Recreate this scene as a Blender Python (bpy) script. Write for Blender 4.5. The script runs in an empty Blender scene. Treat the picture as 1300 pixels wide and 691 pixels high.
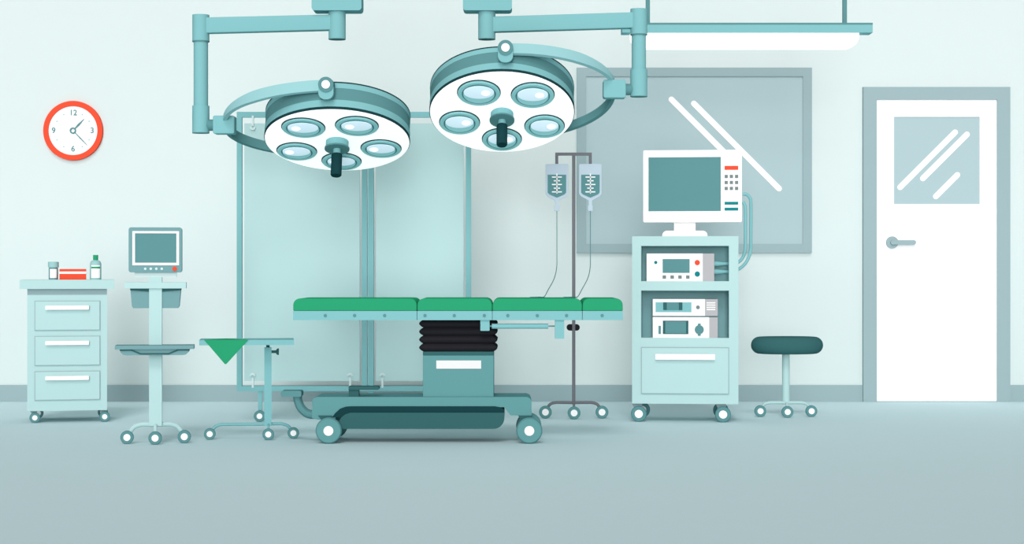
import bpy, bmesh, math
from mathutils import Vector, Matrix

# ------------------------------------------------------------------ camera, world, light
scene = bpy.context.scene
COL = scene.collection
W, H = 1300, 691
WALL_Y = 13.0
FPX = 182.0 * WALL_Y            # focal length in pixels
EYE = 164.5 / 182.0             # eye height in metres
HORIZON = 345.5

cam_data = bpy.data.cameras.new('camera')
cam_data.sensor_width = 36.0
cam_data.lens = 36.0 * FPX / W
cam_data.clip_end = 60
cam = bpy.data.objects.new('camera', cam_data)
cam.location = (0, 0, EYE)
cam.rotation_euler = (math.pi / 2, 0, 0)
COL.objects.link(cam)
scene.camera = cam

world = bpy.data.worlds.new('soft_fill')
scene.world = world
world.use_nodes = True
wn = world.node_tree
wn.nodes['Background'].inputs['Color'].default_value = (1.0, 0.965, 0.96, 1)
wn.nodes['Background'].inputs['Strength'].default_value = 0.38  # even ambient fill, added to keep the shading flat

# added fill from the viewer's side
SUNS = ((0, 0.98), (9, 0.72), (22, 0.52), (44, 0.98))
for elev, energy in SUNS:
    sd = bpy.data.lights.new('front_fill_sun', 'SUN')
    sd.energy = energy * 1.10
    sd.color = (1.0, 0.965, 0.96)
    sd.angle = math.radians(18)
    so = bpy.data.objects.new('front_fill_sun', sd)
    so.location = (0, 2, 2 + elev * 0.1)
    e = math.radians(elev)
    so.rotation_euler = Vector((0.04, math.cos(e), -math.sin(e))).to_track_quat('-Z', 'Y').to_euler()
    COL.objects.link(so)

scene.view_settings.view_transform = 'Standard'
scene.view_settings.look = 'None'
scene.view_settings.gamma = 1.0
scene.view_settings.use_curve_mapping = False
scene.view_settings.exposure = -0.06

# ------------------------------------------------------------------ materials
def lin(c):
    return c / 12.92 if c <= 0.04045 else ((c + 0.055) / 1.055) ** 2.4

def mat(name, hexs, k=0.85, rough=0.75, spec=0.0, emit=0.0, noise=0.0):
    m = bpy.data.materials.new(name)
    m.use_nodes = True
    nt = m.node_tree
    b = nt.nodes['Principled BSDF']
    col = [lin(int(hexs[i:i + 2], 16) / 255) * k for i in (0, 2, 4)] + [1]
    b.inputs['Base Color'].default_value = col
    b.inputs['Roughness'].default_value = rough
    b.inputs['Specular IOR Level'].default_value = spec
    # a faint procedural unevenness in every surface
    tc = nt.nodes.new('ShaderNodeTexCoord')
    nz = nt.nodes.new('ShaderNodeTexNoise'); nz.inputs['Scale'].default_value = 6.0
    mx = nt.nodes.new('ShaderNodeMix'); mx.data_type = 'RGBA'
    a = noise if noise else 0.008
    mx.inputs[6].default_value = [min(1, c * (1 - a)) for c in col[:3]] + [1]
    mx.inputs[7].default_value = [min(1, c * (1 + a)) for c in col[:3]] + [1]
    nt.links.new(tc.outputs['Object'], nz.inputs['Vector'])
    nt.links.new(nz.outputs[0], mx.inputs[0])
    nt.links.new(mx.outputs[2], b.inputs['Base Color'])
    if emit:
        e = [lin(int(hexs[i:i + 2], 16) / 255) for i in (0, 2, 4)] + [1]
        b.inputs['Emission Color'].default_value = e
        b.inputs['Emission Strength'].default_value = emit
    return m

M = dict(
    wall=mat('wall_paint', 'E6F5F4', k=0.765),
    floor=mat('floor_vinyl', 'B2CACE', k=1.30),
    skirting=mat('skirting_grey', '9DB5B9', k=0.88),
    frame_grey=mat('window_frame_grey', '9DB5B9', k=0.88),
    pane=mat('window_glass', 'B2CACE'),
    white=mat('white_enamel', 'FFFFFF', k=0.9),
    offwhite=mat('offwhite_plate', 'F2F2F2'),
    teal=mat('teal_enamel', '8AC8CC', k=0.80),
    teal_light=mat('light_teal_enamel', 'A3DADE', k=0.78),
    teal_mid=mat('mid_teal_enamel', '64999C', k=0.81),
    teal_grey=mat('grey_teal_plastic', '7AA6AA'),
    teal_body=mat('table_body_teal', '679FA1'),
    teal_dark=mat('dark_teal_plastic', '3B696B'),
    teal_black=mat('blackish_teal_rubber', '1D4347'),
    pale=mat('pale_mint_enamel', 'C2E5E5', k=0.81),
    paler=mat('very_pale_mint', 'D8EEEE'),
    green=mat('green_vinyl', '2FA374'),
    black=mat('black_rubber', '222226', k=1.25),
    red=mat('red_plastic', 'F6573D'),
    strong_teal=mat('strong_teal', '1C8A8F'),
    pole=mat('pole_grey', '7C7F85'),
    side=mat('device_side_grey', 'C1C1C4', k=0.8),
    bag=mat('bag_pale_blue', 'C5D9E6'),
    key=mat('key_grey', '7F8C8C'),
    bottle=mat('bottle_mint', 'A0D0D0'),
    lens=mat('lens_glow', 'D8ECF9', emit=0.45),
    reflector=mat('lamp_reflector', '9AD3D8', k=1.0, emit=0.12),
    bezel=mat('lens_bezel', '9AD6DA', k=1.0),
    glint=mat('glint_glow', 'FFFFFF', emit=0.9),  # white lens highlight with a glow of its own
    lamp_face=mat('lamp_face_glow', 'FFFFFF', emit=0.6),  # emission added so the downward-facing white plate stays bright
    tube=mat('tube_glow', 'FFFFFF', emit=1.0),
)

# ------------------------------------------------------------------ mesh helpers
def new():
    return bmesh.new()

def box(bm, x0, x1, y0, y1, z0, z1):
    if x0 > x1: x0, x1 = x1, x0
    if y0 > y1: y0, y1 = y1, y0
    if z0 > z1: z0, z1 = z1, z0
    v = [bm.verts.new((x, y, z)) for z in (z0, z1) for y in (y0, y1) for x in (x0, x1)]
    for q in ((0, 2, 3, 1), (4, 5, 7, 6), (0, 1, 5, 4), (2, 6, 7, 3), (0, 4, 6, 2), (1, 3, 7, 5)):
        bm.faces.new([v[i] for i in q])
    return bm

def prism(bm, pts, y0, y1):
    """extrude an x-z outline along y"""
    a = [bm.verts.new((x, y0, z)) for x, z in pts]
    b = [bm.verts.new((x, y1, z)) for x, z in pts]
    n = len(pts)
    bm.faces.new(a); bm.faces.new(b[::-1])
    for i in range(n):
        j = (i + 1) % n
        bm.faces.new((a[j], a[i], b[i], b[j]))
    return bm

def loft(bm, rings, cap=True):
    vs = [[bm.verts.new(p) for p in r] for r in rings]
    n = len(vs[0])
    for r in range(len(vs) - 1):
        for i in range(n):
            j = (i + 1) % n
            bm.faces.new((vs[r][i], vs[r][j], vs[r + 1][j], vs[r + 1][i]))
    if cap:
        bm.faces.new(vs[0][::-1]); bm.faces.new(vs[-1])
    return bm

def rr(x0, x1, z0, z1, r=(0, 0, 0, 0), n=6):
    """rounded rectangle outline; r = radii of (bottom-left, bottom-right, top-right, top-left)"""
    if not isinstance(r, (tuple, list)): r = (r,) * 4
    if x0 > x1: x0, x1 = x1, x0
    if z0 > z1: z0, z1 = z1, z0
    out = []
    for (cx, cz, sx, sz, a0), q in zip(((x0, z0, 1, 1, 180), (x1, z0, -1, 1, 270), (x1, z1, -1, -1, 0), (x0, z1, 1, -1, 90)), r):
        if q <= 0:
            out.append((cx, cz)); continue
        for i in range(n + 1):
            a = math.radians(a0 + 90 * i / n)
            out.append((cx + sx * q + q * math.cos(a), cz + sz * q + q * math.sin(a)))
    return out

def ring3(c, u, v, ru, rv, n):
    return [c + u * (ru * math.cos(2 * math.pi * i / n)) + v * (rv * math.sin(2 * math.pi * i / n)) for i in range(n)]

def cyl(bm, p0, p1, r0, r1=None, n=32):
    r1 = r0 if r1 is None else r1
    p0, p1 = Vector(p0), Vector(p1)
    d = (p1 - p0).normalized()
    u = d.orthogonal().normalized(); v = d.cross(u)
    return loft(bm, [ring3(p0, u, v, r0, r0, n), ring3(p1, u, v, r1, r1, n)])

def disc(bm, x, z, r, y0, y1, n=40):
    return cyl(bm, (x, y1, z), (x, y0, z), r, n=n)

def annulus(bm, x, z, r0, r1, y0, y1, n=64):
    rings = []
    for rad, y in ((r0, y0), (r1, y0), (r1, y1), (r0, y1), (r0, y0)):
        rings.append([Vector((x + rad * math.cos(2 * math.pi * i / n), y, z + rad * math.sin(2 * math.pi * i / n))) for i in range(n)])
    loft(bm, rings, cap=False)
    bmesh.ops.remove_doubles(bm, verts=bm.verts, dist=1e-6)
    return bm

def lathe(bm, prof, n=64, c=(0, 0)):
    """profile of (radius, z) revolved about z"""
    rings = [[Vector((c[0] + max(r, 1e-4) * math.cos(2 * math.pi * i / n), c[1] + max(r, 1e-4) * math.sin(2 * math.pi * i / n), z)) for i in range(n)] for r, z in prof]
    return loft(bm, rings)

def smooth_pts(pts, sub=6):
    p = [Vector(q) for q in pts]
    p = [p[0] * 2 - p[1]] + p + [p[-1] * 2 - p[-2]]
    out = []
    for i in range(1, len(p) - 2):
        for k in range(sub):
            t = k / sub
            out.append(0.5 * ((2 * p[i]) + (-p[i - 1] + p[i + 1]) * t + (2 * p[i - 1] - 5 * p[i] + 4 * p[i + 1] - p[i + 2]) * t * t + (-p[i - 1] + 3 * p[i] - 3 * p[i + 1] + p[i + 2]) * t ** 3))
    out.append(p[-2])
    return out

def sweep(bm, pts, ru, rv=None, up=(0, 1, 0), n=12, square=False):
    """tube along pts; ru = half size across, rv = half size along 'up'; numbers or lists"""
    m = len(pts); pts = [Vector(p) for p in pts]
    up = Vector(up).normalized()
    rings = []
    for i, p in enumerate(pts):
        t = (pts[min(i + 1, m - 1)] - pts[max(i - 1, 0)]).normalized()
        s = t.cross(up)
        if s.length < 1e-4: s = t.orthogonal()
        s.normalize(); w = s.cross(t).normalized()
        a = ru[i] if isinstance(ru, list) else ru
        b = a if rv is None else (rv[i] if isinstance(rv, list) else rv)
        if square:
            rings.append([p + s * a + w * b, p - s * a + w * b, p - s * a - w * b, p + s * a - w * b])
        else:
            rings.append(ring3(p, s, w, a, b, n))
    return loft(bm, rings)

def stroke(bm, x0, z0, x1, z1, r, y0, y1):
    """capsule outline between two points, extruded along y"""
    a = math.atan2(z1 - z0, x1 - x0); o = []
    for i in range(9):
        t = a + math.pi / 2 + math.pi * i / 8; o.append((x0 + r * math.cos(t), z0 + r * math.sin(t)))
    for i in range(9):
        t = a - math.pi / 2 + math.pi * i / 8; o.append((x1 + r * math.cos(t), z1 + r * math.sin(t)))
    return prism(bm, o, y0, y1)

def obj(name, bm, m, parent=None, label=None, bevel=0.0, smooth=True, kind=None):
    bmesh.ops.recalc_face_normals(bm, faces=bm.faces)
    me = bpy.data.meshes.new(name)
    bm.to_mesh(me); bm.free()
    if smooth:
        for p in me.polygons: p.use_smooth = True
        me.set_sharp_from_angle(angle=math.radians(32))
    me.materials.append(m if not isinstance(m, str) else M[m])
    o = bpy.data.objects.new(name, me)
    COL.objects.link(o)
    if parent is not None: o.parent = parent
    if label: o['label'] = label
    if kind: o['kind'] = kind
    if bevel:
        b = o.modifiers.new('bevel', 'BEVEL'); b.width = bevel; b.segments = 2
        b.limit_method = 'ANGLE'; b.angle_limit = math.radians(40)
    return o

class Frame:
    """local space of one thing: x and z read off in photo pixels at its own distance d, y in metres (into the room)"""
    def __init__(s, cx, d, base=None, z=0.0, rot=0.0):
        s.cx, s.d, s.k, s.z = cx, d, d / FPX, z
        s.base = HORIZON + EYE * FPX / d if base is None else base
        s.loc = ((cx - W / 2) * s.k, d, z); s.rot = math.radians(rot)
    def X(s, px): return (px - s.cx) * s.k
    def Z(s, py): return (s.base - py) * s.k
    def P(s, px, py, y=0): return Vector((s.X(px), y, s.Z(py)))
    def pts(s, L): return [(s.X(a), s.Z(b)) for a, b in L]
    def box(s, bm, x0, x1, y0, y1, top, bot): return box(bm, s.X(x0), s.X(x1), y0, y1, s.Z(bot), s.Z(top))
    def rbox(s, bm, x0, x1, y0, y1, top, bot, r, n=6):
        r = r if isinstance(r, (tuple, list)) else (r,) * 4
        return prism(bm, rr(s.X(x0), s.X(x1), s.Z(bot), s.Z(top), [q * s.k for q in r], n), y0, y1)
    def disc(s, bm, px, py, r, y0, y1): return disc(bm, s.X(px), s.Z(py), r * s.k, y0, y1)

def thing(name, f, label, cat, group=None):
    o = bpy.data.objects.new(name, None)
    o.empty_display_size = 0.1
    COL.objects.link(o)
    o.location = f.loc; o.rotation_euler = (0, 0, f.rot)
    o['label'] = label; o['category'] = cat
    if group: o['group'] = group
    return o

def setting(name, f):
    o = bpy.data.objects.new(name, None)
    COL.objects.link(o); o.location = f.loc; o['kind'] = 'structure'
    return o

def depth_at(foot):                 # distance of a floor contact seen at photo row 'foot'
    return EYE * FPX / (foot - HORIZON)

def caster(root, f, px, y, r, hub, width=0.024, fork=None, fork_mat='teal_dark'):
    """round caster standing on the floor: tyre > hub (> fork)"""
    R = r * f.k
    x = f.X(px)
    bm = new()
    w = width / 2
    prof = [(R * 0.5, -w), (R * 0.93, -w), (R, -w * 0.6), (R, w * 0.6), (R * 0.93, w), (R * 0.5, w)]
    rings = [[Vector((x + q * math.cos(2 * math.pi * i / 40), y + t, R + q * math.sin(2 * math.pi * i / 40))) for i in range(40)] for q, t in prof]
    loft(bm, rings)
    wh = obj('caster_wheel', bm, 'teal_mid', root)
    obj('hub', disc(new(), x, R, hub * f.k, y - w - 0.003, y + w + 0.003), 'white', wh)
    if fork is not None:
        bm = new()
        t = f.Z(fork)
        prism(bm, [(x - R * .95, t), (x + R * .45, t), (x + R * .2, R), (x - R * .2, R)], y + w + 0.004, y + w + 0.012)
        obj('fork', bm, fork_mat, wh)
    return wh

# ------------------------------------------------------------------ the room
def room():
    bm = box(new(), -6, 6, WALL_Y, WALL_Y + 0.15, 0, 3.4)
    obj('wall_back', bm, 'wall', kind='structure')
    bm = box(new(), -6, 6, 4.0, WALL_Y + 0.15, -0.1, 0)
    obj('floor', bm, 'floor', kind='structure')
    f = Frame(650, WALL_Y)
    bm = new()
    for a, b in ((-6, f.X(1095)), (f.X(1281), 6)):
        box(bm, a, b, WALL_Y - 0.012, WALL_Y, 0, f.Z(489))
    obj('baseboard_back', bm, 'skirting', kind='structure')
    # the beams overhead, out of view, that carry the lamps
    obj('unseen_beam_1', box(new(), -1.45, 0.2, 9.97, 10.03, 2.78, 2.82), 'white', kind='structure')
    obj('unseen_beam_2', box(new(), 0.7, 2.1, 11.07, 11.13, 2.78, 2.82), 'white', kind='structure')

    # wide window
    f = Frame(881, WALL_Y)
    w = setting('window_1', f)
    x0, x1, t, b = 732, 1030, 86.4, 321
    i0, i1, it, ib = 744, 1018.4, 97.5, 309.8
    bm = new()
    for q in ((x0, x1, t, it), (x0, x1, ib, b), (x0, i0, it, ib), (i1, x1, it, ib)):
        f.box(bm, q[0], q[1], -0.03, 0, q[2], q[3])
    obj('window_frame', bm, 'frame_grey', w)
    obj('pane', f.box(new(), i0, i1, -0.018, 0, it, ib), 'pane', w)
    for a in ((852, 126.5, 935, 209.5), (880.5, 131.7, 988.5, 239.7)):  # glare on the glass, put in as thin white strips
        obj('glare_stripe', stroke(new(), f.X(a[0]), f.Z(a[1]), f.X(a[2]), f.Z(a[3]), 3.6 * f.k, -0.02, -0.018), 'white', w, 'white diagonal glare stroke on the glass')

    # door
    f = Frame(1188, WALL_Y)
    d = setting('door_1', f)
    bm = new()
    f.box(bm, 1094.8, 1281, -0.035, 0, 111, 127)
    f.box(bm, 1094.8, 1112, -0.035, 0, 127, 510)
    f.box(bm, 1264.3, 1281, -0.035, 0, 127, 510)
    obj('door_frame', bm, 'frame_grey', d)
    bm = new()
    f.box(bm, 1112, 1264.3, -0.024, 0, 127, 148.8)
    f.box(bm, 1112, 1264.3, -0.024, 0, 259.5, 509.3)
    f.box(bm, 1112, 1134, -0.024, 0, 148.8, 259.5)
    f.box(bm, 1242.6, 1264.3, -0.024, 0, 148.8, 259.5)
    leaf = obj('door_leaf', bm, 'white', d)
    obj('pane', f.box(new(), 1134, 1242.6, -0.018, 0, 148.8, 259.5), 'pane', leaf)
    for a in ((1142, 238, 1211.7, 168.3), (1170.8, 226.8, 1226.8, 171), (1187.3, 249.6, 1214.5, 222.4)):  # reflection strokes on the door glass, shaped as white strips
        obj('glare_stripe', stroke(new(), f.X(a[0]), f.Z(a[1]), f.X(a[2]), f.Z(a[3]), 3.6 * f.k, -0.02, -0.018), 'white', leaf, 'white diagonal glare stroke on the glass')
    bm = f.disc(new(), 1131.5, 308, 7.6, -0.04, -0.024)
    stroke(bm, f.X(1131.5), f.Z(308), f.X(1158), f.Z(308), 2.8 * f.k, -0.058, -0.046)
    f.disc(bm, 1131.5, 308, 2.8, -0.05, -0.03)
    obj('door_handle', bm, 'frame_grey', leaf)
room()

# ------------------------------------------------------------------ clock
def text_mesh(body, size, x, z, y, ext=0.001):
    cu = bpy.data.curves.new('numeral', 'FONT')
    cu.body = body; cu.size = size; cu.extrude = ext
    cu.align_x = 'CENTER'; cu.align_y = 'CENTER'; cu.offset = size * 0.015
    o = bpy.data.objects.new('numeral', cu)
    COL.objects.link(o)
    dg = bpy.context.evaluated_depsgraph_get()
    me = bpy.data.meshes.new_from_object(o.evaluated_get(dg))
    bpy.data.objects.remove(o)
    me.transform(Matrix.Translation((x, y, z)) @ Matrix.Rotation(math.pi / 2, 4, 'X'))
    bm = new(); bm.from_mesh(me)
    return bm

def clock():
    f = Frame(93.6, WALL_Y, base=204, z=EYE - (204 - HORIZON) * WALL_Y / FPX)
    r = thing('wall_clock', f, 'round white clock with a thick red rim hanging on the wall', 'clock')
    cz = 166.2
    o = annulus(new(), 0, f.Z(cz), 31 * f.k, 37.7 * f.k, -0.028, 0)
    obj('rim', o, 'red', r, bevel=0.002)
    face = obj('clock_face', f.disc(new(), 93.6, cz, 31.5, -0.02, 0), 'white', r)
    for s, dx, dz in (('12', 0.3, -22.5), ('3', 24.3, 0), ('6', 0, 23.3), ('9', -24.6, 0)):
        obj('numeral', text_mesh(s, 10 * f.k, dx * f.k, f.Z(cz + dz), -0.0215), 'teal_mid', face, smooth=False)
    for k in (1, 2, 4, 5, 7, 8, 10, 11):
        a = math.radians(90 - 30 * k); bm = new()
        disc(bm, 23.5 * f.k * math.cos(a), f.Z(cz) + 23.5 * f.k * math.sin(a), 0.95 * f.k, -0.0215, -0.019, n=10)
        obj('hour_mark', bm, 'bottle', face)
    def hand(dx, dz, w, name):
        L = math.hypot(dx, dz); ux, uz = dx / L, -dz / L
        c = [(0, f.Z(cz))]
        def q(t, s): return ((ux * t - uz * s) * f.k, f.Z(cz) + (uz * t + ux * s) * f.k)
        obj(name, prism(new(), [q(3, -w * .5), q(L * .5, -w), q(L, -.25), q(L, .25), q(L * .5, w), q(3, w * .5)], -0.026, -0.023), 'teal_mid', r)
    hand(14, -14.6, 1.25, 'hour_hand'); hand(18, 18.5, 0.7, 'minute_hand')
    obj('centre_cap', annulus(new(), 0, f.Z(cz), 2.4 * f.k, 4 * f.k, -0.029, -0.018), 'teal_mid', r)
clock()

# ------------------------------------------------------------------ glazed mobile screen
def mobile_screen():
    f = Frame(449, depth_at(535.6))
    r = thing('room_divider', f, 'tall mobile screen with two pale mint panels hung in a teal frame on wheels', 'room divider')
    bm = new(); T = 0.03
    f.box(bm, 300.5, 598, 0, T, 142, 149); f.box(bm, 300.5, 598, 0, T, 490.5, 497)
    for a, b in ((300.5, 307), (459.3, 466), (467.3, 474.2), (591.3, 598)):
        f.box(bm, a, b, 0, T, 149, 490.5)
    obj('frame', bm, 'teal', r)
    for a, b, hooks in ((310, 456.5, (321, 444.5)), (477, 588.5, (485.5, 577))):
        p = obj('panel', f.box(new(), a, b, 0.008, 0.022, 156.5, 484), 'pale', r)
        for hx in hooks:
            for top in (True, False):
                bm = new()
                y0, y1 = (147, 160) if top else (480, 492.5)
                f.box(bm, hx - 1.3, hx + 1.3, -0.006, 0.008, y0, y1)
                cz = 161.5 if top else 477.5
                o = []
                for i in range(13):
                    t = math.pi * i / 12 * (-1 if top else 1)
                    o.append((f.X(hx) + 3.8 * f.k * math.cos(t), f.Z(cz) + 3.8 * f.k * math.sin(t)))
                for i in range(12, -1, -1):
                    t = math.pi * i / 12 * (-1 if top else 1)
                    o.append((f.X(hx) + 1.3 * f.k * math.cos(t), f.Z(cz) + 1.3 * f.k * math.sin(t)))
                prism(bm, o, -0.006, 0.008)
                obj('hanging_clip', bm, 'paler', p, 'small white clip')
    for px in (330, 470.5, 568):
        obj('leg', f.box(new(), px - 2.6, px + 2.6, 0.008, 0.022, 497, 524), 'teal', r)
        caster(r, f, px, -0.01, 7.3, 3.6, width=0.02)
mobile_screen()

# ------------------------------------------------------------------ drawer cabinet on the left
def handle_bar(f, x0, x1, t, b, y, parent):
    bm = f.rbox(new(), x0, x1, y - 0.022, y - 0.012, t, b, 0.8)
    for p in (x0 + 5, x1 - 5):
        f.box(bm, p - 1.5, p + 1.5, y - 0.012, y, t + 1, b - 1)
    obj('handle', bm, 'white', parent, 'white bar handle')

def drawer_cabinet():
    f = Frame(85.3, depth_at(536.8), rot=12.6)
    r = thing('drawer_cabinet', f, 'pale mint cabinet with three drawers on small wheels below the clock', 'cabinet')
    D = 0.42
    obj('worktop', f.rbox(new(), 27, 143.8, -0.03, D + .02, 355.3, 367, 0.8), 'pale', r)
    obj('grey_band', f.box(new(), 36.2, 134.7, 0.002, D, 367, 374.6), 'skirting', r, 'grey band under the worktop')  # slightly recessed grey strip between worktop and body
    obj('body', f.box(new(), 36.2, 134.7, 0, D, 374.6, 521.6), 'pale', r)
    for t, b in ((382, 419.5), (426.7, 464), (471.2, 508)):
        d = obj('drawer', f.box(new(), 46, 125.2, -0.008, 0, t + .8, b - .8), 'pale', r)
        bm = new()
        for q in ((45.1, 126, t, t + .8), (45.1, 126, b - .8, b), (45.1, 46, t + .8, b - .8), (125.2, 126, t + .8, b - .8)):
            f.box(bm, q[0], q[1], -0.0082, 0, q[2], q[3])
        obj('edge_seal', bm, 'frame_grey', d, 'thin grey edge line')
        handle_bar(f, 58.5, 112.3, t + 6.1, t + 11.3, -0.008, d)
    for px in (45.4, 131.8):
        for y in (0.02, D - .03):
            caster(r, f, px + (0 if y < .1 else (2 if px < 80 else -2)), y, 6.6, 3.3, width=0.022, fork=521.6, fork_mat='frame_grey')
    top = f.Z(355.3)
    # things on the worktop
    def g(cx): return Frame(cx, f.d + 0.13, base=355.3, z=top, rot=12.6)
    a = g(67.8)
    t = thing('medicine_jar', a, 'small grey-teal jar with a wide mint lid and blank white label, on the drawer cabinet', 'jar')
    bm = lathe(new(), [(5.6 * a.k, 0), (5.8 * a.k, .002), (5.8 * a.k, a.Z(341)), (5.2 * a.k, a.Z(339.8))])
    b = obj('body', bm, 'teal_grey', t)
    obj('lid', lathe(new(), [(6.7 * a.k, a.Z(339.8)), (6.7 * a.k, a.Z(333)), (6.3 * a.k, a.Z(332.6))]), 'bottle', t)
    def wrap(a, R, half, zt, zb, name, m, parent, lab):
        n = 12; bm = new(); rings = []
        am = math.asin(min(.98, half / R))
        inn, out = [], []
        for i in range(n + 1):
            th = -am + 2 * am * i / n
            for L, q in ((inn, (R - .3) * a.k), (out, (R + .25) * a.k)):
                L.append((q * math.sin(th), -q * math.cos(th)))
        o = out + inn[::-1]
        lo = [Vector((x, y, a.Z(zb))) for x, y in o]; hi = [Vector((x, y, a.Z(zt))) for x, y in o]
        loft(bm, [lo, hi]); obj(name, bm, m, parent, lab)
    wrap(a, 5.8, 4.0, 341.9, 353.2, 'jar_label', 'white', t, 'blank white label')
    a = g(121.4)
    t = thing('disinfectant_bottle', a, 'mint bottle with green cap and a green-striped white label, on the drawer cabinet', 'bottle')
    b = obj('body', lathe(new(), [(6.8 * a.k, 0), (7.1 * a.k, .003), (7.1 * a.k, a.Z(335.5)), (6.3 * a.k, a.Z(332.8)), (4.8 * a.k, a.Z(331.2)), (2.8 * a.k, a.Z(330.6)), (2.8 * a.k, a.Z(329.8))]), 'bottle', t)
    obj('cap', lathe(new(), [(3.2 * a.k, a.Z(330.3)), (3.2 * a.k, a.Z(324.5)), (2.9 * a.k, a.Z(324))]), 'green', t)
    wrap(a, 7.1, 5.2, 337, 338.8, 'bottle_label', 'white', t, 'white label')
    wrap(a, 7.1, 5.2, 341.2, 353.2, 'bottle_label', 'white', t, 'white label')
    wrap(a, 7.1, 5.2, 338.8, 341.2, 'label_stripe', 'green', t, 'green stripe on the label')
    a = g(92.6)
    t = thing('red_carton', a, 'flat red carton with a white band, on the drawer cabinet between jar and bottle', 'box')
    obj('base', a.box(new(), 76, 109, -0.03, 0.08, 347.9, 355.3), 'red', t, bevel=.0008)
    obj('white_band', a.box(new(), 76.4, 108.6, -0.029, 0.079, 345, 347.9), 'white', t, 'white band')
    obj('lid', a.box(new(), 76, 109, -0.03, 0.08, 341.8, 345), 'red', t, bevel=.0008)
drawer_cabinet()

# ------------------------------------------------------------------ vital-signs monitor stand
def tripod_base(r, f, cx, xl, xr, top, th, wheel_y, m, wr, hub, legname='leg', bend=14, width=0.03):
    """two curved side legs and one short front leg, each ending at a caster"""
    z = f.Z(top + th / 2)
    for px in (xl, xr):
        s = -1 if px < cx else 1
        pts = smooth_pts([(f.X(cx), 0.02, z), (f.X(px - s * (bend + 8)), 0.03, z), (f.X(px - s * bend), 0.035, z - .3 * f.k), (f.X(px - s * bend * .45), 0.04, z - 3.5 * f.k * bend / 14), (f.X(px), 0.045, f.Z(wheel_y))], 6)
        obj(legname, sweep(new(), pts, th / 2 * f.k, 0.011, square=False), m, r)
        caster(r, f, px, 0.03, wr, hub, width=0.022)
    pts = smooth_pts([(f.X(cx), 0.02, z), (f.X(cx), -0.015, z - 3 * f.k), (f.X(cx), -0.02, f.Z(wheel_y))], 5)
    obj(legname, sweep(new(), pts, 0.010, th / 2 * f.k * .8, up=(1, 0, 0)), m, r)
    caster(r, f, cx, -0.035, wr, hub, width=0.022)

def monitor_stand():
    f = Frame(197.4, depth_at(564), rot=8)
    r = thing('monitor_stand', f, 'pale mint rolling column stand with bins and a lower tray, carrying the small monitor', 'stand')
    obj('column', f.box(new(), 189.4, 205.4, 0.0, 0.06, 352, 541), 'pale', r)
    obj('shelf', f.rbox(new(), 159, 235.7, -0.012, 0.09, 358.5, 366.4, .8), 'pale', r)
    obj('mounting_plate', f.box(new(), 171.2, 223.6, 0.012, 0.05, 345.8, 352), 'paler', r)
    for s in (-1, 1):
        X = lambda u: 197.4 + s * u
        bm = prism(new(), f.pts([(X(8), 366.4), (X(31.6), 366.4), (X(29.6), 389), (X(28), 391.5), (X(8), 391.5)]), 0.01, 0.10)
        b = obj('storage_bin', bm, 'teal_grey', r)
        obj('bin_rim', prism(new(), f.pts([(X(8), 366.5), (X(31.9), 366.5), (X(31.6), 368.8), (X(8), 370.6)]), 0.006, 0.104), 'teal_dark', b)
    # lower tray
    t = obj('tray', f.box(new(), 148.3, 246, -0.09, 0.06, 438, 442.8), 'teal_grey', r)
    pr = [(154.3, 443), (240, 443), (239.5, 446.5), (236, 449.8), (232, 450.4), (162.5, 450.4), (158, 449.6), (155, 446.5)]
    obj('tray_underside', prism(new(), f.pts(pr), -0.075, 0.05), 'teal_grey', t)
    z = [(154, 442.8), (168.8, 442.8), (180, 447.6), (214.5, 447.6), (226, 442.8), (240.3, 442.8), (240.3, 444.6), (226.6, 444.6), (215, 449.4), (179.5, 449.4), (168.3, 444.6), (154, 444.6)]
    obj('tray_trim', prism(new(), f.pts(z), -0.079, 0.055), 'teal_dark', t)
    tripod_base(r, f, 197.4, 161.5, 233.2, 536.5, 6, 556, 'pale', 8.4, 4.4, bend=17)
    # monitor on it
    zt = f.Z(346)
    g = Frame(197.3, f.d, base=346, z=zt, rot=8)
    t = thing('vital_signs_monitor', g, 'small grey-teal monitor with a white bezel and one red button, on the rolling column', 'monitor')
    c = obj('casing', g.rbox(new(), 164, 230.5, -0.01, 0.07, 288.8, 346, 3.2), 'teal_grey', t, bevel=.001)
    bm = new()
    for q in ((168.8, 227, 293.7, 296.4), (168.8, 227, 333.8, 337), (168.8, 172, 296.4, 333.8), (223.7, 227, 296.4, 333.8)):
        g.box(bm, q[0], q[1], -0.014, -0.01, q[2], q[3])
    obj('bezel', bm, 'white', t)
    obj('screen', g.box(new(), 172, 223.7, -0.0115, -0.01, 296.4, 333.8), 'teal_mid', t)
    for px in (184.8, 191.7, 198.6, 205.4):
        obj('button', g.disc(new(), px, 341.4, 1.6, -0.014, -0.01), 'paler', t)
    obj('power_button', g.disc(new(), 221.5, 341.4, 2.9, -0.015, -0.01), 'red', t, 'red round button')
monitor_stand()

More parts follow.
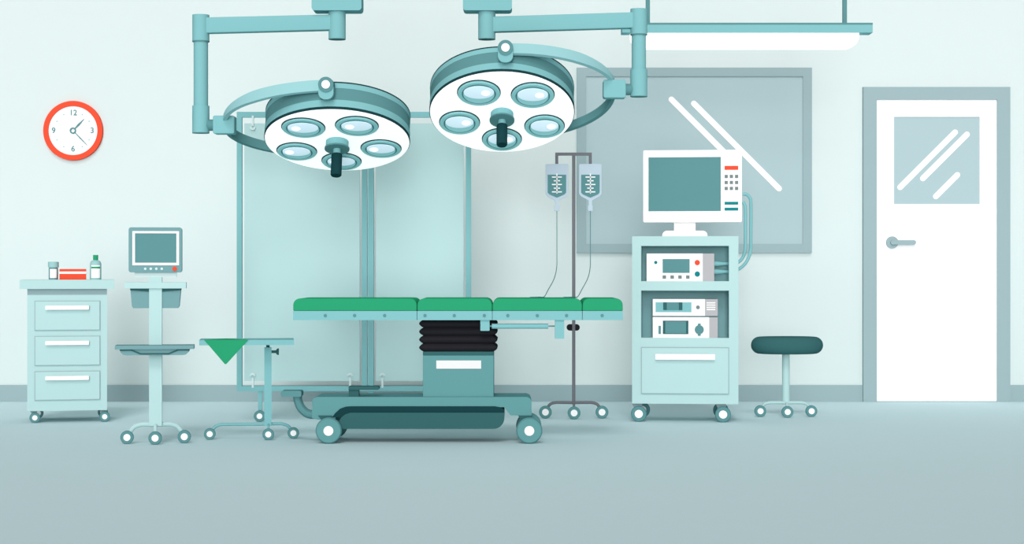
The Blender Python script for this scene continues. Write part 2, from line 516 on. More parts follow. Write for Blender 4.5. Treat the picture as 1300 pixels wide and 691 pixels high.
# ------------------------------------------------------------------ instrument table
def instrument_table():
    f = Frame(340, depth_at(558.2), rot=7.5)
    r = thing('instrument_table', f, 'low teal instrument table on one post with a side knob and wheeled feet', 'table')
    obj('table_top', f.box(new(), 255, 372.6, -0.12, 0.14, 430.7, 437.2), 'teal', r)
    obj('post', f.box(new(), 335.6, 344.7, -0.0, 0.038, 441.5, 541), 'teal', r)
    obj('post_sleeve', cyl(new(), (f.X(340.2), 0.019, f.Z(442)), (f.X(340.2), 0.019, f.Z(437.2)), 2.2 * f.k), 'teal_dark', r)
    bm = cyl(new(), (f.X(344.5), 0.019, f.Z(447)), (f.X(351), 0.019, f.Z(447)), 1.8 * f.k)
    cyl(bm, (f.X(350.6), 0.019, f.Z(447)), (f.X(352.2), 0.019, f.Z(447)), 2.8 * f.k, 4.1 * f.k)
    cyl(bm, (f.X(352.2), 0.019, f.Z(447)), (f.X(354), 0.019, f.Z(447)), 4.1 * f.k)
    obj('height_knob', bm, 'teal_dark', r)
    tripod_base(r, f, 340.5, 267, 372.3, 537, 4, 551, 'teal', 7.3, 3.8, bend=14)
    # green cloth lying on the top, one corner hanging over the front edge
    zt = f.Z(430.7)
    k = f.k; rt = f.rot; lx = f.X(288.6)
    g = Frame(288.6, f.d, base=430.7, z=zt)
    g.loc = (f.loc[0] + lx * math.cos(rt), f.d + lx * math.sin(rt), zt)
    bm = new()
    xs0, xs1, xt, tip = -27.5 * k, 27.5 * k, -1 * k, -30 * k
    e = 0.0015; yf = -0.120 - 0.001
    outl = [(xs0, e * .8), (xs1, e * .8), (xt + 1.0 * k, tip), (xt - 1.0 * k, tip)]
    prism(bm, outl, yf - 0.003, yf)
    lo = [Vector(p) for p in ((xs0, yf - .003, 0.0004), (xs1, yf - .003, 0.0004), (xt + .0, 0.06, 0.0004))]
    hi = [v + Vector((0, 0, 0.0022)) for v in lo]
    loft(bm, [lo, hi])
    o = obj('green_drape', bm, 'green')
    o.location = g.loc; o.rotation_euler = (0, 0, rt)
    o['label'] = 'green cloth with one triangular corner hanging over the edge of the instrument table'
    o['category'] = 'cloth'
instrument_table()

# ------------------------------------------------------------------ operating table
def operating_table():
    f = Frame(545, depth_at(563.8))
    r = thing('operating_table', f, 'long operating table with green cushions, black bellows column and wheeled teal base', 'operating table')
    yF, yB = -0.04, 0.44
    for a, b in ((373.2, 529.6), (530.2, 624.8), (625.4, 738.6), (739.2, 790.2)):
        bm = f.rbox(new(), a, b, yF + .004, yB - .004, 379, 394.8, (1.5, 1.5, 8.5, 8.5), 8)
        obj('cushion', bm, 'green', r, bevel=.004)
        rl = obj('side_rail', f.box(new(), a, b, yF, yB, 394.8, 406.4), 'teal', r)
        for px in (414, 451, 489, 540, 577, 615, 644.7, 682, 719, 764):
            if a < px < b:
                obj('bolt', f.disc(new(), px, 400.6, 2.1, yF - .003, yF), 'teal_mid', rl)
    # underframe joining the rails
    obj('underframe', f.box(new(), 380, 783, 0.08, 0.32, 398, 406.2), 'teal', r)
    # bellows
    rings = []
    n = 4; top, bot = 406.4, 447.2
    for i in range(n):
        h = (bot - top) / n
        for t, e in ((0.0, 0), (.15, 2.6), (.35, 4.6), (.5, 5.2), (.65, 4.6), (.85, 2.6), (1.0, 0)):
            py = top + h * (i + t * .999)
            x0, x1 = 536.5 - e, 626.3 + e
            y0, y1 = 0.06 - e * f.k, 0.34 + e * f.k
            rings.append([Vector((x, y, f.Z(py))) for x, y in rr(f.X(x0), f.X(x1), y0, y1, 0.02, 5)])
    bm = loft(new(), rings)
    obj('bellows', bm, 'black', r)
    ped = obj('pedestal', f.box(new(), 536.2, 626.6, 0.055, 0.345, 452, 505), 'teal_body', r, bevel=.002)
    obj('pedestal_cap', f.box(new(), 536.2, 626.6, 0.054, 0.346, 447.2, 452), 'teal_dark', r)
    obj('name_plate', f.box(new(), 553.4, 610.6, 0.051, 0.056, 458.5, 469), 'offwhite', ped, 'blank white plate')
    B = [(395, 511), (396.8, 506.8), (401, 505), (669, 505), (673.2, 506.8), (675, 511), (675, 528.5), (648, 528.5), (640, 518), (445, 518), (436, 520), (428, 526), (424, 534), (402, 534), (395, 532)]
    obj('base', prism(new(), f.pts(B), 0.045, 0.355), 'teal_body', r)
    dk = [(420.5, 531), (425, 525), (431, 519.8), (438, 517.3), (445, 516.8), (628, 516.8), (634, 517.8), (640, 520.5), (640, 531)]
    obj('skirt_rim', prism(new(), f.pts(dk), 0.041, 0.359), 'teal_black', r)
    sk = [(430, 545.6), (430, 535), (433, 530.5), (437.5, 527), (444, 524.9), (640.3, 524.9), (640.3, 531)]
    for i in range(9):
        a = math.pi / 2 * i / 8
        sk.append((626.3 + 14 * math.cos(a), 531.6 + 14 * math.sin(a)))
    obj('skirt', prism(new(), f.pts(sk), 0.035, 0.365), 'teal_dark', r)
    # foot pedal
    arm = smooth_pts([f.P(374.8, 504, .1), f.P(375.8, 511, .1), f.P(379, 519, .1), f.P(384.5, 525, .1), f.P(391, 528, .1), f.P(400, 528.5, .1), f.P(408, 528.5, .1)], 6)
    pd = obj('pedal_arm', sweep(new(), arm, 5.7 * f.k, 0.03), 'teal_mid', r)
    obj('pedal', f.rbox(new(), 355, 381.2, 0.05, 0.15, 497.2, 505, 2.4), 'teal_mid', pd)
    lv = obj('lever', f.box(new(), 441, 454, 0.08, 0.13, 493, 505), 'teal_dark', r)
    obj('lever_handle', f.rbox(new(), 441, 480, 0.07, 0.14, 491.8, 496.4, (0, 2.2, 2.2, 0.4)), 'teal_dark', lv)
    # tilt actuator under the top
    for a, b, t in ((610, 621.6, 420), (704.4, 716, 430)):
        obj('bracket', f.rbox(new(), a, b, yF + .01, yF + .05, 406.4, t, (1, 1, 0, 0)), 'teal', r)
    a = obj('actuator', cyl(new(), (f.X(624.5), yF + .03, f.Z(414.2)), (f.X(696), yF + .03, f.Z(414.2)), 3.3 * f.k), 'teal', r)
    bm = cyl(new(), (f.X(696), yF + .03, f.Z(414.2)), (f.X(704.6), yF + .03, f.Z(414.2)), .9 * f.k)
    cyl(bm, (f.X(621), yF + .03, f.Z(414.2)), (f.X(625), yF + .03, f.Z(414.2)), 1.2 * f.k)
    obj('piston', bm, 'teal_mid', a)
    for px in (417, 672):
        for y in (0.02, 0.355):
            R = 16.5 * f.k
            x = f.X(px)
            wh = caster(r, f, px, y, 16.6, 0.1, width=0.036)
            wh['label'] = 'large teal castor'
            s = -1 if y < .1 else 1
            obj('wheel_cover', disc(new(), x, R, 15 * f.k, y - .021, y + .021), 'teal_body', wh)
            obj('hub_cap', disc(new(), x, R, 6.2 * f.k, y - .025, y + .025), 'white', wh, 'white hub cap')
            bm = prism(new(), f.pts([(px - 14.5, 528.5), (px + 4, 528.5), (px + 2, 540), (px - 9, 536)]), y + .022 if y < .1 else y - .03, y + .03 if y < .1 else y - .022)
            obj('fork', bm, 'teal_dark', wh)
    return f
OT = operating_table()

# ------------------------------------------------------------------ infusion stand and bags
def infusion():
    f = Frame(728.5, depth_at(532))
    r = thing('infusion_stand', f, 'grey infusion pole on small wheels with two top hooks, behind the operating table', 'infusion stand')
    k = f.k
    obj('pole', cyl(new(), (0, 0.02, f.Z(195)), (0, 0.02, f.Z(514)), 2.1 * k), 'pole', r)
    z = f.Z(195.5)
    bm = sweep(new(), [(f.X(706.9), .02, f.Z(213.5)), (f.X(706.9), .02, f.Z(199)), (f.X(706.9), .02, f.Z(195.5))], 1.9 * k)
    sweep(bm, [(f.X(749.6), .02, f.Z(213.5)), (f.X(749.6), .02, f.Z(199)), (f.X(749.6), .02, f.Z(195.5))], 1.9 * k)
    box(bm, f.X(705), f.X(751.5), .02 - 1.9 * k, .02 + 1.9 * k, f.Z(197.4), f.Z(193.6))
    obj('hook_bar', bm, 'pole', r)
    obj('clamp_knob', f.rbox(new(), 719.7, 736.2, 0.025, 0.055, 412, 420.2, 3.8), 'black', r, 'black clamp knob')
    tripod_base(r, f, 728.5, 692.5, 764.5, 509.8, 3.8, 524, 'pole', 8.1, 4.3, bend=12)
    cush_top = OT.Z(379)
    for cx, lab, dx in ((707, 'clear infusion bag on the left hook of the pole, filled with teal fluid', 0), (749.5, 'clear infusion bag on the right hook of the pole, filled with teal fluid', 42.5)):
        g = Frame(cx, f.d - 0.004, base=268, z=EYE - (268 - HORIZON) * f.k)
        t = thing('infusion_bag', g, lab, 'infusion bag', 'infusion bags on the pole')
        c = cx
        b0 = [(c - 14.4, 209.5), (c - 13.4, 208.2), (c + 13.4, 208.2), (c + 14.4, 209.5), (c + 14.4, 246), (c + 12, 249.5), (c + 2.6, 254.5), (c + 2, 260), (c + 3.2, 261.5), (c + 3.2, 268), (c - 3.2, 268), (c - 3.2, 261.5), (c - 2, 260), (c - 2.6, 254.5), (c - 12, 249.5), (c - 14.4, 246)]
        bag = obj('bag_body', prism(new(), g.pts(b0), 0.0, 0.012), 'bag', t, bevel=.002)
        l0 = [(c - 11.7, 222), (c + 11.7, 222), (c + 11.7, 244.6), (c + 9.6, 246.8), (c, 251), (c - 9.6, 246.8), (c - 11.7, 244.6)]
        obj('fluid', prism(new(), g.pts(l0), -0.004, 0.010), 'teal_mid', bag)
        bm = new()
        g.box(bm, c - .65, c + .65, -0.0055, 0.0, 220.5, 246)
        for py, hw in ((225, 6.3), (229.7, 4), (234.4, 6.3), (239.1, 4), (243.8, 6.3)):
            g.box(bm, c - hw, c + hw, -0.0055, 0.0, py - .7, py + .7)
        obj('scale_marks', bm, 'white', bag, 'white measuring marks')
        o = Vector(g.loc)
        def wp(px, py, d): return Vector(((px - 650) * d / FPX, d, EYE - (py - HORIZON) * d / FPX)) - o
        d0 = g.d + .006
        dl = 10.2
        yl = HORIZON + (EYE - cush_top - 0.004) * FPX / dl
        P = [wp(cx, 267, d0), wp(cx, 300, d0), wp(cx, 325, d0 - .02), wp(cx - .3, 340, d0 - .12), wp(cx - 3.5, 354, d0 - .4), wp(cx - 11, 368, d0 - .85), wp(cx - 16, yl, dl)]
        dl2 = 10.02
        yl2 = HORIZON + (EYE - cush_top - 0.004) * FPX / dl2
        P += [wp(cx - 22, yl2, dl2), wp(cx - 34, yl2 + .2, dl2 - .05)]
        obj('drip_tube', sweep(new(), smooth_pts(P, 6), 0.0024, n=8), 'teal_mid', t, 'thin grey-teal drip tube')
infusion()

# ------------------------------------------------------------------ equipment trolley
def trolley():
    f = Frame(869.8, depth_at(536.3), rot=-5.3)
    r = thing('equipment_trolley', f, 'pale mint wheeled equipment trolley with two open shelves and a bottom drawer', 'trolley')
    D = 0.40
    # carcass with two open bays
    bm = new()
    f.box(bm, 802.6, 937, 0, D, 300, 312.2)
    f.box(bm, 802.6, 814, 0, D, 312.2, 513)
    f.box(bm, 925.2, 937, 0, D, 357.2, 513)
    f.box(bm, 925.2, 937, 0, 0.05, 312.2, 357.2); f.box(bm, 925.2, 937, 0.18, D, 312.2, 357.2)   # cable port between
    f.box(bm, 814, 925.2, 0, D, 357.2, 369)
    f.box(bm, 814, 925.2, 0, D, 429.2, 513)
    obj('body', bm, 'pale', r)
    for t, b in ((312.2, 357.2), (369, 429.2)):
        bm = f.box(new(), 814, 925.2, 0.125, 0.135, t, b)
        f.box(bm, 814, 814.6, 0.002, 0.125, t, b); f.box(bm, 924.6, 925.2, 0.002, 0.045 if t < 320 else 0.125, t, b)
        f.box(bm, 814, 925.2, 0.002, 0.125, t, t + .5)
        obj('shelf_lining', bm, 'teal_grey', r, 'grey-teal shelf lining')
    d = obj('drawer', f.box(new(), 815, 924.2, -0.008, 0, 442, 499.4), 'pale', r)
    bm = new()
    for q in ((814, 925.2, 441, 442), (814, 925.2, 499.4, 500.4), (814, 815, 442, 499.4), (924.2, 925.2, 442, 499.4)):
        f.box(bm, q[0], q[1], -0.0082, 0, q[2], q[3])
    obj('edge_seal', bm, 'frame_grey', d, 'thin grey edge line')
    handle_bar(f, 832, 907.5, 449.5, 456.8, -0.008, d)
    for px in (811, 917.7):
        for y in (0.02, D - .04):
            caster(r, f, px + (0 if y < .1 else (3 if px < 850 else -1.5)), y, 10, 5.2, width=0.028, fork=513, fork_mat='frame_grey')

    # helper for things on the trolley, set back by y metres
    rot = f.rot
    def on(cx, base, y):
        lx = f.X(cx); c, s = math.cos(rot), math.sin(rot)
        g = Frame(cx, f.d, base=base, z=f.Z(base), rot=-5.3)
        g.loc = (f.loc[0] + lx * c - y * s, f.d + lx * s + y * c, f.Z(base))
        return g
    # big monitor
    g = on(869.2, 300, 0.07)
    t = thing('computer_monitor', g, 'large white monitor with keypad column, on top of the equipment trolley', 'monitor')
    m = obj('stand_foot', g.rbox(new(), 840.8, 898, -0.06, 0.14, 293, 300, (0, 0, 6, 6)), 'white', t)
    obj('stand_neck', g.box(new(), 855.6, 883, 0.02, 0.07, 281, 293.4), 'white', t)
    c = obj('casing', g.rbox(new(), 816.5, 941.6, -0.02, 0.06, 190, 282, 1.8), 'white', t)
    obj('screen', g.box(new(), 823.2, 915, -0.022, -0.02, 199, 267.8), 'teal_mid', t)
    obj('red_key', g.box(new(), 919.8, 937, -0.024, -0.02, 210.4, 215.4), 'red', t)
    for px in (921.9, 928.4, 935):
        for py in (223.8, 231.5, 239.1):
            obj('key', g.box(new(), px - 2, px + 2, -0.024, -0.02, py - 2, py + 2), 'key', t)
    for py in (257.9, 265.4):
        obj('teal_key', g.box(new(), 919.8, 937, -0.024, -0.02, py - 1.8, py + 1.8), 'strong_teal', t)

    # upper device
    g = on(863.7, 357.2, 0.012)
    t = thing('surgical_generator', g, 'white device with grey side, small screen and four square keys, on the upper trolley shelf', 'medical device')
    obj('casing', g.box(new(), 821, 892, 0, 0.10, 322, 357.2), 'white', t)
    obj('side_panel', g.box(new(), 892, 906.6, 0.002, 0.10, 322, 357.2), 'side', t, 'grey side panel')
    obj('screen', g.box(new(), 841.3, 875.5, -0.002, 0, 329, 346.6), 'teal_mid', t)
    for px in (843.4, 853.4, 863.3, 873.2):
        obj('key', g.box(new(), px - 2.2, px + 2.2, -0.003, 0, 349.8, 354), 'key', t)
    obj('indicator', g.disc(new(), 832.6, 333.3, 2, -0.003, 0), 'strong_teal', t)
    obj('red_knob', g.disc(new(), 885.2, 333.5, 3.3, -0.006, 0), 'red', t)
    obj('teal_knob', g.disc(new(), 885.2, 348, 3.3, -0.006, 0), 'strong_teal', t)
    # lower two devices
    g = on(869.9, 429.2, 0.012)
    t = thing('infusion_pump', g, 'taller lower white device with round dial on the middle shelf of the trolley', 'medical device')
    obj('casing', g.box(new(), 828.8, 900.2, 0, 0.10, 402.9, 429.2), 'white', t)
    obj('side_panel', g.box(new(), 900.2, 911, 0.002, 0.10, 402.9, 429.2), 'side', t, 'grey side panel')
    s = obj('screen', g.box(new(), 841.6, 874, -0.002, 0, 407.4, 424.4), 'teal_mid', t)
    bm = g.box(new(), 841.6, 844.6, -0.003, 0, 407.4, 424.4); g.box(bm, 871, 874, -0.003, 0, 407.4, 424.4)
    g.box(bm, 844.6, 871, -0.003, 0, 407.4, 408.2); g.box(bm, 844.6, 871, -0.003, 0, 423.6, 424.4)
    obj('screen_edge', bm, 'teal_dark', s)
    obj('slot', g.box(new(), 836, 839.1, -0.003, 0, 414, 424.4), 'teal_mid', t)
    bm = g.disc(new(), 887.7, 418.7, 5.7, -0.006, 0); g.box(bm, 885.9, 889.5, -0.008, 0, 411, 426.4)
    obj('dial', bm, 'teal_mid', t)
    g2 = on(869.9, 402.9, 0.012)
    t = thing('data_recorder', g2, 'slim white device with teal cassette window, stacked on the taller device', 'medical device')
    bm = new()
    for px in (834, 896):
        g2.box(bm, px - 2, px + 2, 0.02, 0.04, 401.2, 402.9); g2.box(bm, px - 2, px + 2, 0.07, 0.09, 401.2, 402.9)
    g2.box(bm, 829.6, 910.4, 0.01, 0.09, 401, 402.4)
    obj('feet', bm, 'teal_grey', t)
    obj('casing', g2.box(new(), 828.8, 894.8, 0, 0.10, 380, 401.2), 'white', t)
    sd = obj('side_panel', g2.box(new(), 894.8, 911, 0.002, 0.10, 380, 401.2), 'side', t, 'grey side panel')
    bm = new()
    for py in (384.7, 387.5, 390.4, 393.2):
        g2.box(bm, 897, 908, 0.000, 0.004, py - .7, py + .7)
    obj('vent', bm, 'white', sd, 'white vent lines')
    s = obj('cassette_window', g2.box(new(), 832.4, 877.8, -0.002, 0, 384, 396.5), 'teal', t)
    obj('cassette', g2.box(new(), 846.6, 861.8, -0.004, 0, 384, 393.9), 'teal_mid', s)
    bm = g2.box(new(), 842, 846.6, -0.004, 0, 384, 393.9); g2.box(bm, 861.8, 866.4, -0.004, 0, 384, 393.9)
    obj('cassette_edge', bm, 'teal_dark', s)
    obj('button', g2.disc(new(), 886, 390.3, 2.4, -0.004, 0), 'key', t)

    # two cables from the monitor down to the upper device
    g = on(906.6, 300, 0.0)
    def cable(label, pts, w=2.1, plug=None):
        bm = new()
        P = [g.P(a, b, y) for a, b, y in pts]
        sweep(bm, smooth_pts(P, 6), w * g.k, n=10)
        o = obj('cable', bm, 'teal'); o.location = g.loc; o.rotation_euler = (0, 0, g.rot)
        o['label'] = label; o['category'] = 'cable'; o['group'] = 'cables of the trolley'
        pl = sweep(new(), [g.P(907.0, plug, .08), g.P(911, plug, .08), g.P(921, plug, .08)], [3.3 * g.k, 3.3 * g.k, 1.9 * g.k], n=12)
        q = obj('plug', pl, 'teal', o)
    cable('teal cable making the outer loop from the big monitor into the upper shelf', [(943.2, 247, .09), (946.5, 246, .09), (951.5, 250, .09), (953.3, 259, .09), (953.3, 300, .10), (953, 318, .11), (948, 332, .095), (940, 340.5, .095), (930, 344.8, .095), (926.5, 345.2, .095), (920, 345.2, .08)], plug=345.2)
    cable('teal cable making the inner loop from the big monitor into the upper shelf', [(943.2, 256, .09), (945, 259, .09), (946.3, 266, .09), (946.4, 300, .10), (946, 318, .105), (942.5, 328, .11), (937, 333, .095), (930, 335, .095), (926.5, 335, .095), (920, 335, .08)], plug=335)
trolley()

# ------------------------------------------------------------------ stool
def stool():
    f = Frame(1000, depth_at(530))
    r = thing('round_stool', f, 'dark teal padded stool on a pale wheeled post between trolley and door', 'stool')
    k = f.k; R = 45.8 * k; z0, z1 = f.Z(449.6), f.Z(427.8); h = (z1 - z0) / 2; zc = (z0 + z1) / 2
    prof = [(R - h, z0)]
    for i in range(13):
        a = -math.pi / 2 + math.pi * i / 12
        prof.append((R - h + h * math.cos(a), zc + h * math.sin(a)))
    prof.append((R - h, z1))
    # slim seat: an oval bench pad, wide across and shallow front to back
    bm = new()
    lathe(bm, prof, n=72)
    bmesh.ops.scale(bm, vec=(1, 0.62, 1), verts=bm.verts)
    bmesh.ops.translate(bm, vec=(0, 0.03, 0), verts=bm.verts)
    obj('seat', bm, 'teal_dark', r)
    obj('post', cyl(new(), (f.X(998.6), 0.03, f.Z(450.2)), (f.X(998.6), 0.03, f.Z(513)), 4.8 * k), 'pale', r)
    tripod_base(r, f, 998.6, 966, 1031, 509.8, 4, 522.6, 'pale', 7.4, 3.8, bend=11)
stool()

# ------------------------------------------------------------------ surgical lamps
LD = 10.0                      # distance of the lamp plane
LK = LD / FPX
def zl(py): return EYE - (py - HORIZON) * LK
def surgical_lamp(label, cx, face_y, ratio, side, lenses, post, mount, arm, joint, block, pin_u, h0, plate):
    """side: -1 arm at the left, +1 arm at the right.  Sizes in photo pixels at the lamp's distance."""
    f = Frame(cx, LD, base=HORIZON, z=0)
    root = thing('surgical_lamp', Frame(mount, LD, base=HORIZON, z=2.78), label, 'surgical lamp', 'surgical lamps over the operating table')
    o = Vector(root.location)
    def X(px): return (px - 650) * LK - o.x
    def Z(py): return zl(py) - o.z
    zc = 0.0
    # ceiling mount
    bm = prism(new(), rr(X(plate[0]), X(plate[1]), Z(15), Z(-8), (4 * LK, 4 * LK, 0, 0)), -0.06, 0.08)
    obj('ceiling_mount', bm, 'teal', root)
    cyl_m = cyl(new(), (X(mount), 0, 0.0), (X(mount), 0, Z(-8)), 16 * LK)
    obj('drop_tube', cyl_m, 'teal', root)
    mc = obj('mount_column', cyl(new(), (X(mount), 0, Z(14)), (X(mount), 0, Z(49.5)), 10.9 * LK), 'teal', root)
    obj('end_cap', cyl(new(), (X(mount), 0, Z(49.5)), (X(mount), 0, Z(50.3)), 10.9 * LK), 'teal_mid', mc)
    # horizontal arm
    (ya0, ya1), (yb0, yb1) = arm        # at the mount, at the joint
    xa, xb = X(mount), X(post)
    rings = []
    for x, t, b in ((xa, ya0, ya1), (xb, yb0, yb1)):
        rings.append([Vector((x, y, z)) for y, z in rr(-0.03, 0.03, Z(b), Z(t), 0.006, 4)])
    obj('swing_arm', loft(new(), rings), 'teal', root)
    # joint and vertical post with sleeve
    jt, jb = joint
    j = obj('arm_joint', cyl(new(), (X(post), 0, Z(jt)), (X(post), 0, Z(jb)), 10.7 * LK), 'teal', root)
    obj('joint_ring', cyl(new(), (X(post), 0, Z(jb)), (X(post), 0, Z(jb + 1.3)), 10.9 * LK), 'teal_mid', j)
    sl = block[3]
    obj('post', cyl(new(), (X(post), 0, Z(jb)), (X(post), 0, Z(sl - 30))
                    , 9.1 * LK), 'teal', root)
    s = obj('sleeve', cyl(new(), (X(post), 0, Z(sl - 34)), (X(post), 0, Z(sl)), 10.8 * LK), 'teal', root)
    obj('end_cap', cyl(new(), (X(post), 0, Z(sl)), (X(post), 0, Z(sl + .8)), 10.8 * LK), 'teal_mid', s)
    # pivot block
    bx0, bx1, by = block[0], block[1], block[2]
    near = bx0 if side < 0 else bx1
    obj('pivot_axle', cyl(new(), (X(post), 0, Z(by)), (X(near), 0, Z(by)), 7.3 * LK), 'teal_mid', root)
    bm = prism(new(), rr(X(bx0), X(bx1), Z(by + 11.5), Z(by - 11.5), 2.5 * LK), -0.045, 0.045)
    blk = obj('pivot_block', bm, 'teal', root, bevel=.004)
    # head frame: local z runs out of the white face, local y towards the viewer side of the rim
    elev = math.atan((HORIZON - face_y) / FPX)
    t = math.asin(ratio) - elev
    Rm = Matrix.Translation(Vector((X(cx), 0, Z(face_y)))) @ Matrix.Rotation(math.pi - t, 4, 'X')
    R = 92 * LK
    def hobj(name, bm, m, parent, label=None, bevel=0):
        bm.transform(Rm)
        return obj(name, bm, m, parent, label, bevel)
    Hh = 38.5
    def band(r0, z0, r1, z1, r2=None):
        return lathe(new(), [(r0 * LK, z0 * LK), (r1 * LK, z1 * LK)], n=96)
    face = hobj('lamp_face', lathe(new(), [(91 * LK, -2 * LK), (91.4 * LK, -0.6 * LK), (90.5 * LK, 0)], n=96), 'lamp_face', root, 'white lamp face')
    hobj('lower_ring', band(92.3, -4.6, 92.3, -1.4), 'teal_black', root)
    hobj('lower_band', band(92, -14, 92, -4.6), 'teal', root)
    hobj('middle_band', band(91.6, -30, 91.6, -14), 'teal_mid', root)
    hobj('upper_band', band(92, -36.8, 92, -30), 'teal', root)
    hobj('top_ring', lathe(new(), [(88 * LK, -(Hh + .6) * LK), (92.2 * LK, -(Hh) * LK), (92.3 * LK, -36.8 * LK)], n=96), 'teal_black', root)
    # dome behind
    hobj('back_cover', lathe(new(), [(40 * LK, -(Hh + 6) * LK), (75 * LK, -(Hh + 3.5) * LK), (88 * LK, -Hh * LK), (88 * LK, -(Hh - 3) * LK)], n=96), 'teal_mid', root)
    for u, v, q in lenses:
        c = (u * LK, v * LK)
        rg = hobj('lens_ring', lathe(new(), [(q * LK, -1 * LK), (q * LK, 1.6 * LK), ((q - 1) * LK, 2.4 * LK), ((q - 5) * LK, 2.4 * LK), ((q - 6) * LK, 0.6 * LK), ((q - 6) * LK, -.8 * LK)], n=64, c=c), 'bezel', face)
        hobj('outer_ring', lathe(new(), [((q + .9) * LK, -.5 * LK), ((q + .9) * LK, .9 * LK), (q * LK, 1.1 * LK), (q * LK, -.3 * LK)], n=64, c=(c[0], c[1] + 1.3 * LK)), 'teal_black', rg)
        hobj('reflector_edge', lathe(new(), [((q - 5.6) * LK, 1.0 * LK), ((q - 5.6) * LK, 2.55 * LK)], n=48, c=c), 'teal_mid', rg)
        hobj('reflector', lathe(new(), [((q - 7) * LK, 1.0 * LK), ((q - 7) * LK, 2.9 * LK)], n=48, c=c), 'reflector', rg)
        bm = lathe(new(), [((q - 7.4) * LK, 2.6 * LK), ((q - 7.6) * LK, 3.4 * LK), ((q - 12) * LK, 3.9 * LK), (1 * LK, 4.4 * LK)], n=48)
        bmesh.ops.scale(bm, vec=(1, .72, 1), verts=bm.verts)
        bmesh.ops.translate(bm, vec=(c[0], c[1] + 5.0 * LK, 0), verts=bm.verts)
        hobj('glass', bm, 'lens', rg, 'pale blue glass')
        bm = lathe(new(), [(1 * LK, 3 * LK), (5.5 * LK, 4.2 * LK), (4.5 * LK, 5 * LK), (2 * LK, 5.6 * LK), (.2 * LK, 5.8 * LK)], n=24, c=(c[0] + side * 8.5 * LK, c[1] + 5 * LK))
        hobj('glint', bm, 'glint', rg, 'white glowing highlight on the glass')  # lens highlight shaped as a small glowing white bead
    # centre handle, hanging out of the face
    hb = hobj('handle_mount', lathe(new(), [(14.4 * LK, -1 * LK), (14.4 * LK, 10 * LK)], n=48), 'teal', root)
    hobj('handle_flange', lathe(new(), [(15.8 * LK, 9 * LK), (15.8 * LK, 11 * LK)], n=48), 'teal_mid', hb)
    hobj('handle_stem', lathe(new(), [(4.8 * LK, 11 * LK), (4.8 * LK, 24 * LK)], n=32), 'teal', hb)
    hobj('handle_grip', lathe(new(), [(6.6 * LK, 18 * LK), (6.9 * LK, 19 * LK), (6.9 * LK, 46 * LK), (6.2 * LK, 47.3 * LK)], n=40), 'teal_black', root, 'dark handle grip')
    # yoke: half ring from the pivot block to a pin on the near and on the far side of the drum
    ub = ((bx0 + bx1) / 2 - cx)
    A = abs(ub); h1 = 29.6; B = 98
    sgn = 1 if ub > 0 else -1
    def yoke(front):
        P, hu, hv = [], [], []
        n = 28
        for i in range(n + 1):
            th = math.pi / 2 * i / n
            u = sgn * A * math.cos(th) + pin_u * math.sin(th)
            v = B * math.sin(th) * (1 if front else -1)
            hgt = h0 + (h1 - h0) * (i / n)
            P.append(Vector((u * LK, v * LK, -hgt * LK)))
            w = 2.2 + 5.2 * min(1, i / (n * .55)) if front else 6.2
            hv.append(w * LK); hu.append(2.5 * LK)
        bm = new()
        sweep(bm, P, hu, hv, up=(0, 0, 1), square=True)
        return bm
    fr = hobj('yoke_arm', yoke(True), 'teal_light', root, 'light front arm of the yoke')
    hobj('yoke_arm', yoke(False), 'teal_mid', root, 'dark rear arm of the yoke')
    # pin on the near side: horizontal round boss that faces the viewer
    pin = Rm @ Vector((pin_u * LK, (B + 1) * LK, -h1 * LK))
    bm = cyl(new(), pin + Vector((0, -.062, 0)), pin + Vector((0, .03, 0)), 9.4 * LK)
    kn = obj('pin_boss', bm, 'teal_mid', root)
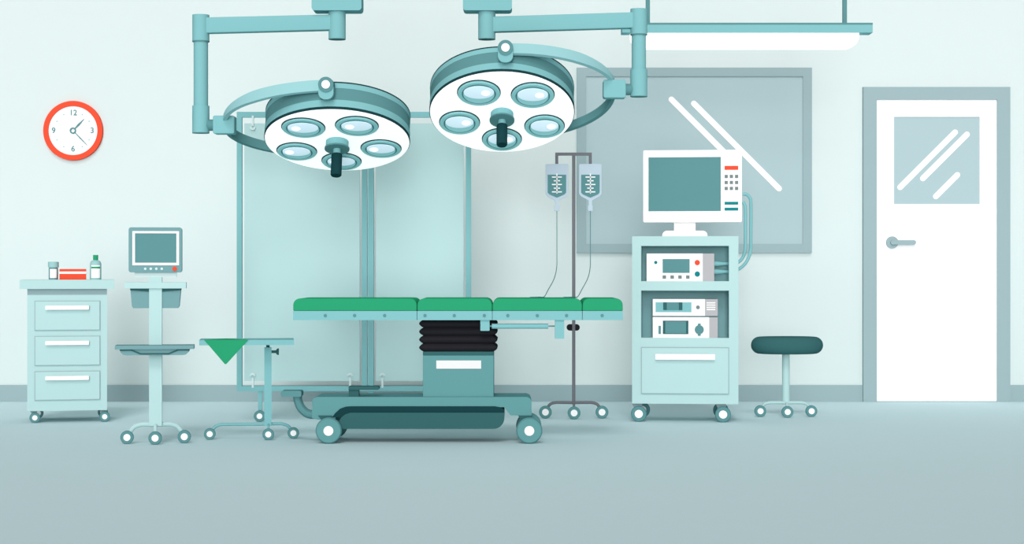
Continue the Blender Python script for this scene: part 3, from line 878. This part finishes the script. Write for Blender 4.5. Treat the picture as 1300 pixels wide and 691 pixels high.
    obj('pin_cap', cyl(new(), pin + Vector((0, -.066, 0)), pin + Vector((0, -.05, 0)), 5.2 * LK), 'white', kn, 'white round cap')
    P0 = pin + Vector((0, -.056, 0))
    bm = prism(new(), rr(P0.x - 9.2 * LK, P0.x + 9.2 * LK, P0.z - 18 * LK, P0.z, (8 * LK, 8 * LK, 0, 0)), P0.y, P0.y + .055)
    obj('pin_bracket', bm, 'teal', kn)

LENS = [(-38.6, 42, 26.6), (28.6, 47, 26.4), (-54.4, -29, 25.2), (54.3, -20.5, 25.4), (0.4, -60, 25.2)]
surgical_lamp('left surgical lamp with five lenses, hung lower, its arm coming from the left', 428.2, 179.8, 0.42, -1,
              LENS, post=255, mount=428, arm=((19, 38.5), (23, 43)), joint=(19, 52), block=(271.8, 299, 159, 168.5), pin_u=-5, h0=23, plate=(397, 460))
surgical_lamp('right surgical lamp with five lenses, hung higher, its arm coming from the right', 637.3, 144.3, 0.552, 1,
              [(-u, v, q) for u, v, q in LENS], post=811, mount=618, arm=((22, 41.5), (16, 36)), joint=(11.5, 43.5), block=(765.5, 794, 113.7, 122.3), pin_u=4.7, h0=36.5, plate=(588, 650))

# ------------------------------------------------------------------ ceiling tube light
def tube_light():
    d = 11.1
    f = Frame(947, d, base=62)
    f.z = EYE - (62 - HORIZON) * f.k
    f.loc = (f.loc[0], d, f.z)
    r = thing('pendant_tube_light', f, 'long white tube light under a teal bar hung on two rods above the window', 'lamp')
    obj('housing', f.box(new(), 789, 1105.5, -0.06, 0.06, 33, 43), 'teal', r)
    obj('top_rail', f.box(new(), 808, 1105.5, -0.061, 0.061, 30.6, 33), 'teal_mid', r)
    bm = prism(new(), rr(f.X(800), f.X(1089), f.Z(62), f.Z(43), (16 * f.k, 16 * f.k, 0, 0), 8), -0.045, 0.045)
    obj('light_tube', bm, 'tube', r, 'glowing white tube')
    for px in (822.4, 1072.3):
        zt = 2.78 - f.z
        bm = box(new(), f.X(px - 2.6), f.X(px + 2.6), -0.011, 0.011, f.Z(30.8), zt)
        obj('hanging_rod', bm, 'teal_mid', r)
tube_light()
